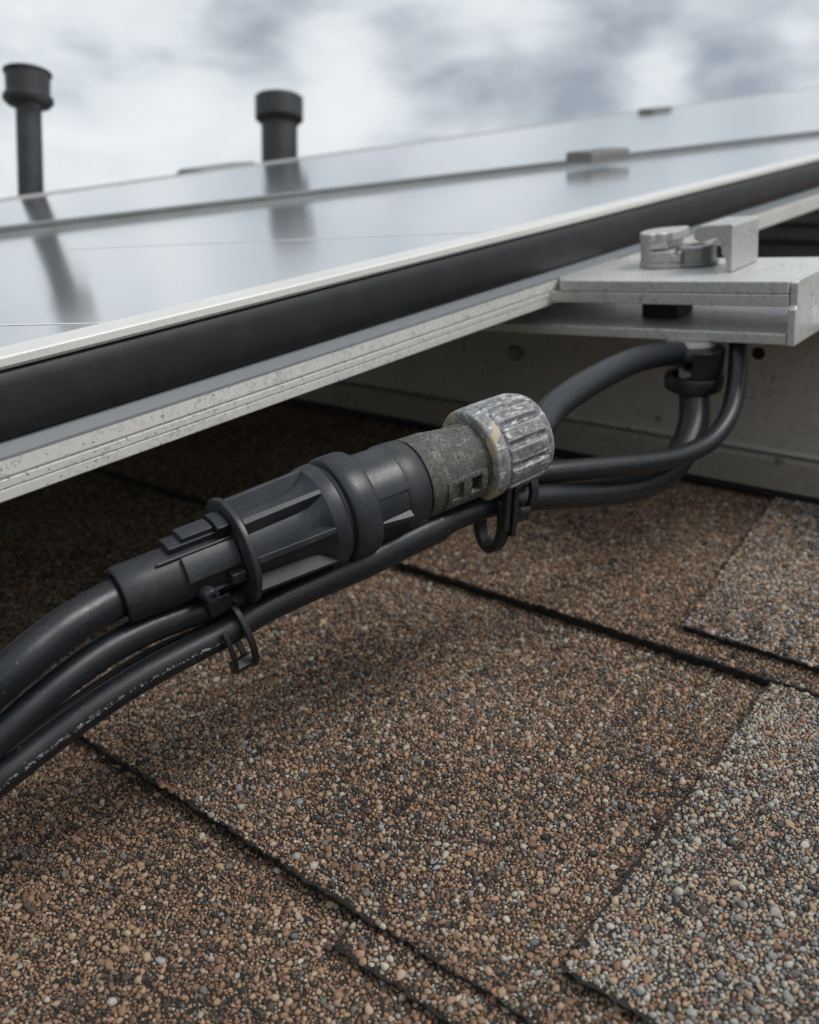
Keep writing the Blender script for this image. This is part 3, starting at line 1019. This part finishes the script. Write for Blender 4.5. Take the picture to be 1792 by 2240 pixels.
MB().arc(17.5, 28.2, -75, -34, 6.4, 8.2, 5).build('skirt', 'plastic', sv, 0.35)
pin = MB().lathe([(0, 2.0), (3.6, 1.9), (4.0, 1.6), (4.0, 0.8), (3.2, 0.7)], 20).build('pin', 'plastic_mid', sv)
a_ = R(-36)
pd = Vector((0.1, -math.cos(a_), math.sin(a_) + 0.55)).normalized()
pin.matrix_local = Matrix.Translation(Vector((18.2, -7.0 * math.cos(a_), 7.0 * math.sin(a_))) * MM) @ basis(pd, (1, 0, 0)).to_4x4()
# flange and ribbed body
MB().lathe([(28.2, 7.0), (28.3, 13.1), (28.6, 13.55), (29.2, 13.65), (29.8, 13.55), (30.1, 13.1), (30.3, 9.0)], 80).build('flange', 'plastic_mid', con, angle=40)
body = MB().lathe([(30.2, 9.4), (44.0, 10.0), (47.5, 10.5), (50.4, 12.5), (51.2, 13.3), (52.6, 13.65), (54.8, 13.75), (55.4, 13.3), (55.6, 11.0)], 80).build('ribbed_body', 'plastic_mid', con, angle=28)
for i in range(8):
    MB().rbox(7 + 45 * i, 1.9, 0.7, [(30.2, 9.0), (30.2, 12.9), (38, 13.15), (51.2, 13.55), (51.6, 9.4)]).build('rib', 'plastic_mid', body, 0.2)
MB().lathe([(55.4, 11.5), (55.5, 12.9), (57.0, 12.9), (57.1, 11.5)], 80).build('seal_ring', 'seal', con)
lc = MB().lathe([(56.6, 11.5), (56.8, 13.7), (57.4, 14.2), (60, 14.3), (63.4, 14.2), (64.2, 13.9), (64.4, 13.4), (64.5, 10.5)], 96).build('locking_collar', 'plastic_mid', con, angle=50)
# embossed hook-shaped mark on the collar
mk = MB()
for i in range(9):
    t0, t1 = R(40 + 28 * i), R(40 + 28 * (i + 1))
    for (ta, tb) in ((t0, t1),):
        def mp(t, rr):
            ph = R(27) + (1.3 * math.sin(t) * rr) / 14.3
            s = 60.6 + 1.3 * math.cos(t) * rr
            return s, ph
        q4 = []
        for (t, rr) in ((ta, .78), (tb, .78), (tb, 1.05), (ta, 1.05)):
            s, ph = mp(t, rr)
            q4.append((s, ph))
        lo = [(s, -14.2 * math.cos(ph), 14.2 * math.sin(ph)) for s, ph in q4]
        hi = [(s, -14.42 * math.cos(ph), 14.42 * math.sin(ph)) for s, ph in q4]
        mk.quad_strip([lo, hi], True, True, True)
mk.build('embossed_mark', 'collar', lc)
# middle latch body
lb = MB().lathe([(64.0, 10.2), (64.2, 12.1), (74.2, 11.7), (74.6, 10.0)], 80).build('latch_body', 'plastic_mid', con)
MB().arc(64.2, 74.4, 18, 96, 11.2, 12.5, 12).build('latch_wing', 'plastic_mid', lb, 0.25)
MB().rbox(-16, 1.6, 0.6, [(64.4, 10.8), (64.4, 12.4), (74.0, 13.6), (74.2, 10.8)]).build('rib', 'plastic_mid', lb, 0.25)
MB().arc(65.0, 73.8, -60, -22, 11.2, 12.5, 7).build('latch_window', 'seal', lb, 0.2)
MB().arc(64.6, 76, -66, -60, 10.6, 13.2, 2).build('latch_bar', 'plastic', lb, 0.3)
MB().arc(76.0, 82.0, -66, -52, 9.6, 12.2, 4).build('latch_tooth', 'plastic_mid', lb, 0.4)
# coupling ring, groove and the weathered body
cr = MB().lathe([(74.0, 10.4), (74.1, 11.8), (74.8, 12.1), (80.8, 11.75), (81.3, 11.3), (81.4, 9.6)], 80).build('coupling_ring', 'collar', con, angle=50)
MB().lathe([(81.2, 9.5), (81.3, 10.9), (82.0, 10.9), (82.1, 9.5)], 64).build('groove', 'seal', con)
wb = MB().lathe([(81.8, 9.6), (82.0, 11.35), (82.5, 11.5), (88.5, 11.35), (94.0, 10.5), (98, 10.1), (108.0, 10.1)], 72, cap1=False).build('weathered_body', 'dirty', con, angle=40)
WIN = ((88.0, 91.4), (94.2, 97.6))
for (s0, s1, p0, p1) in ((86.4, 88.0, -44, 4), (91.4, 94.2, -44, 4), (97.6, 99.6, -44, 4), (88.0, 91.4, -1, 4), (94.2, 97.6, -1, 4), (88.0, 91.4, -44, -25), (94.2, 97.6, -44, -25)):
    MB().arc(s0, s1, p0, p1, 9.4, 11.95, 6).build('window_frame', 'dirty', wb, 0.15)
for (s0, s1) in WIN:
    MB().arc(s0, s1, -25, -1, 8.9, 10.5, 4).build('window', 'seal', wb)


# end cap: rim ring then fluted grip
def flute(s, r, ph):
    if 107.0 < s < 120.9:
        t = (ph * 14 / (2 * math.pi)) % 1.0
        k_ = min(1.0, min(s - 107.0, 120.9 - s) / 1.2)
        gdip = 0.0 if t < 0.62 else math.sin((t - 0.62) / 0.38 * math.pi) ** 0.6
        return r - 1.25 * gdip * k_
    return r


ec = MB().lathe([(102.8, 8.6), (102.6, 12.4), (102.8, 13.05), (103.2, 13.35), (103.8, 13.45), (106.0, 13.55), (106.3, 13.5), (106.5, 13.1), (107.0, 13.1), (107.4, 13.5), (108.2, 13.6), (112, 13.6), (117, 13.5), (119.7, 13.4), (120.9, 13.15), (121.1, 12.9),
                 (122.6, 12.6), (123.8, 11.9), (124.5, 10.4), (124.7, 6.0), (122.8, 5.6)], 240, flute).build('end_cap', 'cap', con, angle=42)

# ------------------------------------------------------------------ cables


def cable(name, label, pts, rad, mat, cat='cable', group='cables under the panel edge', samples=14, parts=()):
    P = [p if isinstance(p, Vector) else at(*p) for p in pts]
    o = Vector(P[0])
    mb = MB().tube([p - o for p in P], rad, 24, samples)
    ob = mb.build(name, mat, None, angle=60)
    place(ob, o)
    tag(ob, label, cat, group)
    for (nm, i0, i1, rr, mt) in parts:
        MB().tube([p - o for p in P[i0:i1 + 1]], rr, 24, samples).build(nm, mt, ob, 0.25, angle=50)
    return ob


def conpt(s, y=0, z=0):
    return P1 + CB @ Vector((s, y, z))


cable('cable', 'thick black cable curving from the left edge into the rear sleeve of the connector',
      [(-330, 1800, 192), (-160, 1628, 192), (0, 1490, 194), (120, 1390, 201), (200, 1338, 207), conpt(2), conpt(8)], 4.65, 'cable')
cable('cable', 'middle black cable running up from the left and tucking in under the connector sleeve',
      [(-260, 1895, 190), (-120, 1735, 192), (0, 1610, 196), (104, 1517, 202), (209, 1438, 209), (313, 1380, 216), (417, 1340, 223), (520, 1306, 230), (640, 1262, 238), (760, 1212, 246), (880, 1158, 256)], 3.65, 'cable')
cable('cable', 'thin dark cable wedged between the middle and the lowest cable',
      [(-200, 1880, 200), (-40, 1735, 204), (60, 1625, 208), (200, 1522, 214), (330, 1440, 221), (450, 1385, 228), (560, 1334, 236), (700, 1270, 246), (900, 1170, 262)], 2.4, 'cable_dark')
cable('cable', 'lowest black cable with worn white print, passing through both clips below the connector',
      [(-240, 1880, 190), (-110, 1785, 193), (0, 1703, 197), (104, 1622, 203), (209, 1545, 209), (313, 1479, 215), (417, 1423, 221), (487, 1387, 225), (589, 1326, 231), (690, 1277, 237), (790, 1231, 243),
       (870, 1190, 249), (958, 1148, 256), (996, 1131, 260), (1060, 1108, 266), (1130, 1094, 274), (1200, 1087, 284), (1290, 1082, 300), (1390, 1066, 318), (1451, 1037, 330), (1493, 989, 340), (1517, 927, 347), (1519, 860, 351), (1519, 822, 352)],
      [3.5] * 8 + [3.7, 4.0, 4.2, 4.2, 4.2] + [3.7, 3.6, 3.7, 4.0, 4.3, 4.9, 5.3, 5.5, 5.6, 5.6, 5.6], 'cable_print', samples=10, parts=(('sleeve', 8, 12, [3.62, 4.05, 4.5, 4.75, 4.8], 'cable'),))
cable('cable', 'thick black cable rising from the end cap to the gland under the bracket',
      [conpt(118), conpt(128), (1215, 889, 285), (1286, 839, 301), (1369, 797, 321), (1431, 778, 336), (1480, 774, 346), (1520, 784, 353), (1545, 804, 358)], 4.5, 'cable')
cable('cable', 'slim worn black cable looping from behind the clip up to the bracket at right',
      [(990, 1085, 276), (1080, 1050, 279), (1163, 1037, 283), (1286, 1025, 294), (1410, 1012, 308), (1493, 995, 319), (1555, 963, 328), (1596, 906, 336), (1612, 832, 342), (1616, 760, 345), (1617, 722, 346)], 3.45, 'cable_worn')

# ------------------------------------------------------------------ gland
G = at(1519, 826, 352)
gl = thing('cable_gland', 'dark round cable gland hanging under the bracket where the thick cables meet', 'gland', G, basis((0.04, 0.0, 1.0), (0, 1, 0)))
MB().lathe([(-5.0, 5.8), (-4.6, 9.4), (-3.4, 10.8), (0.6, 11.0), (1.6, 10.4), (1.6, 8.2), (-2.0, 7.6), (-2.4, 5.0)], 48).build('ring', 'clip', gl)
MB().arc(1.4, 12.0, 95, 255, 6.6, 10.2, 14).build('shroud', 'clip', gl, 0.6)
MB().lathe([(8.4, 3.0), (8.4, 9.8), (10.2, 10.0), (12.2, 8.8), (12.4, 3.0)], 40).build('hood', 'clip', gl, angle=50)
MB().lathe([(-2.0, 2.0), (-1.9, 6.4), (2.4, 6.4), (3.2, 5.4), (3.3, 2.0)], 6).build('nut', 'alu_rail', gl, 0.3)

# ------------------------------------------------------------------ clips


def oval_ring(mb, cx, cz, ax_, az_, thick, s0, s1, a0=0.0, a1=360.0, n=40):
    rings = []
    full = abs(a1 - a0) >= 359
    for i in range(n + (0 if full else 1)):
        t = R(a0 + (a1 - a0) * i / n)
        c, s = math.cos(t), math.sin(t)
        oy, oz = cx + ax_ * c, cz + az_ * s
        iy, iz = cx + (ax_ - thick) * c, cz + (az_ - thick) * s
        rings.append([(s0, iy, iz), (s1, iy, iz), (s1, oy, oz), (s0, oy, oz)])
    if full:
        rings.append(rings[0])
    return mb.quad_strip(rings, True, not full, not full)


c1 = at(497, 1384, 226)
d1 = (at(589, 1326, 231) - at(417, 1423, 221)).normalized()
k1 = thing('cable_clip', 'small open black cable clip hanging below the connector flange', 'cable clip', c1, basis(d1, (0, 0, 1)), 'plastic clips round the cables')
oval_ring(MB(), 0.2, -2.2, 6.6, 9.8, 1.3, 2.4, 4.0).build('loop', 'clip', k1, 0.3)
oval_ring(MB(), 0.0, -1.8, 6.4, 9.0, 1.3, -2.8, -1.6, 140, 262, 24).build('arm', 'clip', k1, 0.3)
oval_ring(MB(), 0.1, -2.0, 6.4, 9.4, 2.6, -2.0, 3.0, 222, 285, 12).build('foot', 'clip', k1, 0.3)
MB().box(-2.6, 3.8, -1.0, 4.6, 6.0, 10.5).build('stem', 'clip', k1, 0.5)

c2 = at(1094, 1112, 268)
d2 = (at(1200, 1082, 284) - at(996, 1131, 260)).normalized()
k2 = thing('cable_clip', 'slotted black cable clip with oval loop under the end cap', 'cable clip', c2, basis(d2, (0, 0, 1)), 'plastic clips round the cables')
oval_ring(MB(), 0.6, -3.6, 6.0, 9.4, 2.4, -4.2, -0.6).build('loop', 'clip', k2, 0.3)
MB().box(-4.6, -2.6, -6.8, -5.0, -4.6, 8.5).build('post', 'clip', k2, 0.3)
MB().box(-1.4, 0.4, -6.8, -5.0, -6.6, 8.5).build('post', 'clip', k2, 0.3)
MB().box(0.4, 5.6, -6.6, -4.8, -2.6, 1.2).build('latch_tab', 'clip', k2, 0.3)
MB().box(1.0, 5.0, -7.4, -6.4, 0.2, 1.6).build('latch_lip', 'plastic_mid', k2, 0.2)
MB().box(-5.0, 5.2, -5.0, 4.6, 5.4, 9.5).build('saddle', 'clip', k2, 0.6)
oval_ring(MB(), 0.2, 5.0, 7.2, 8.2, 1.5, 5.4, 8.4, 60, 300).build('strap', 'clip', k2, 0.3)

print('granules', GRAINS)
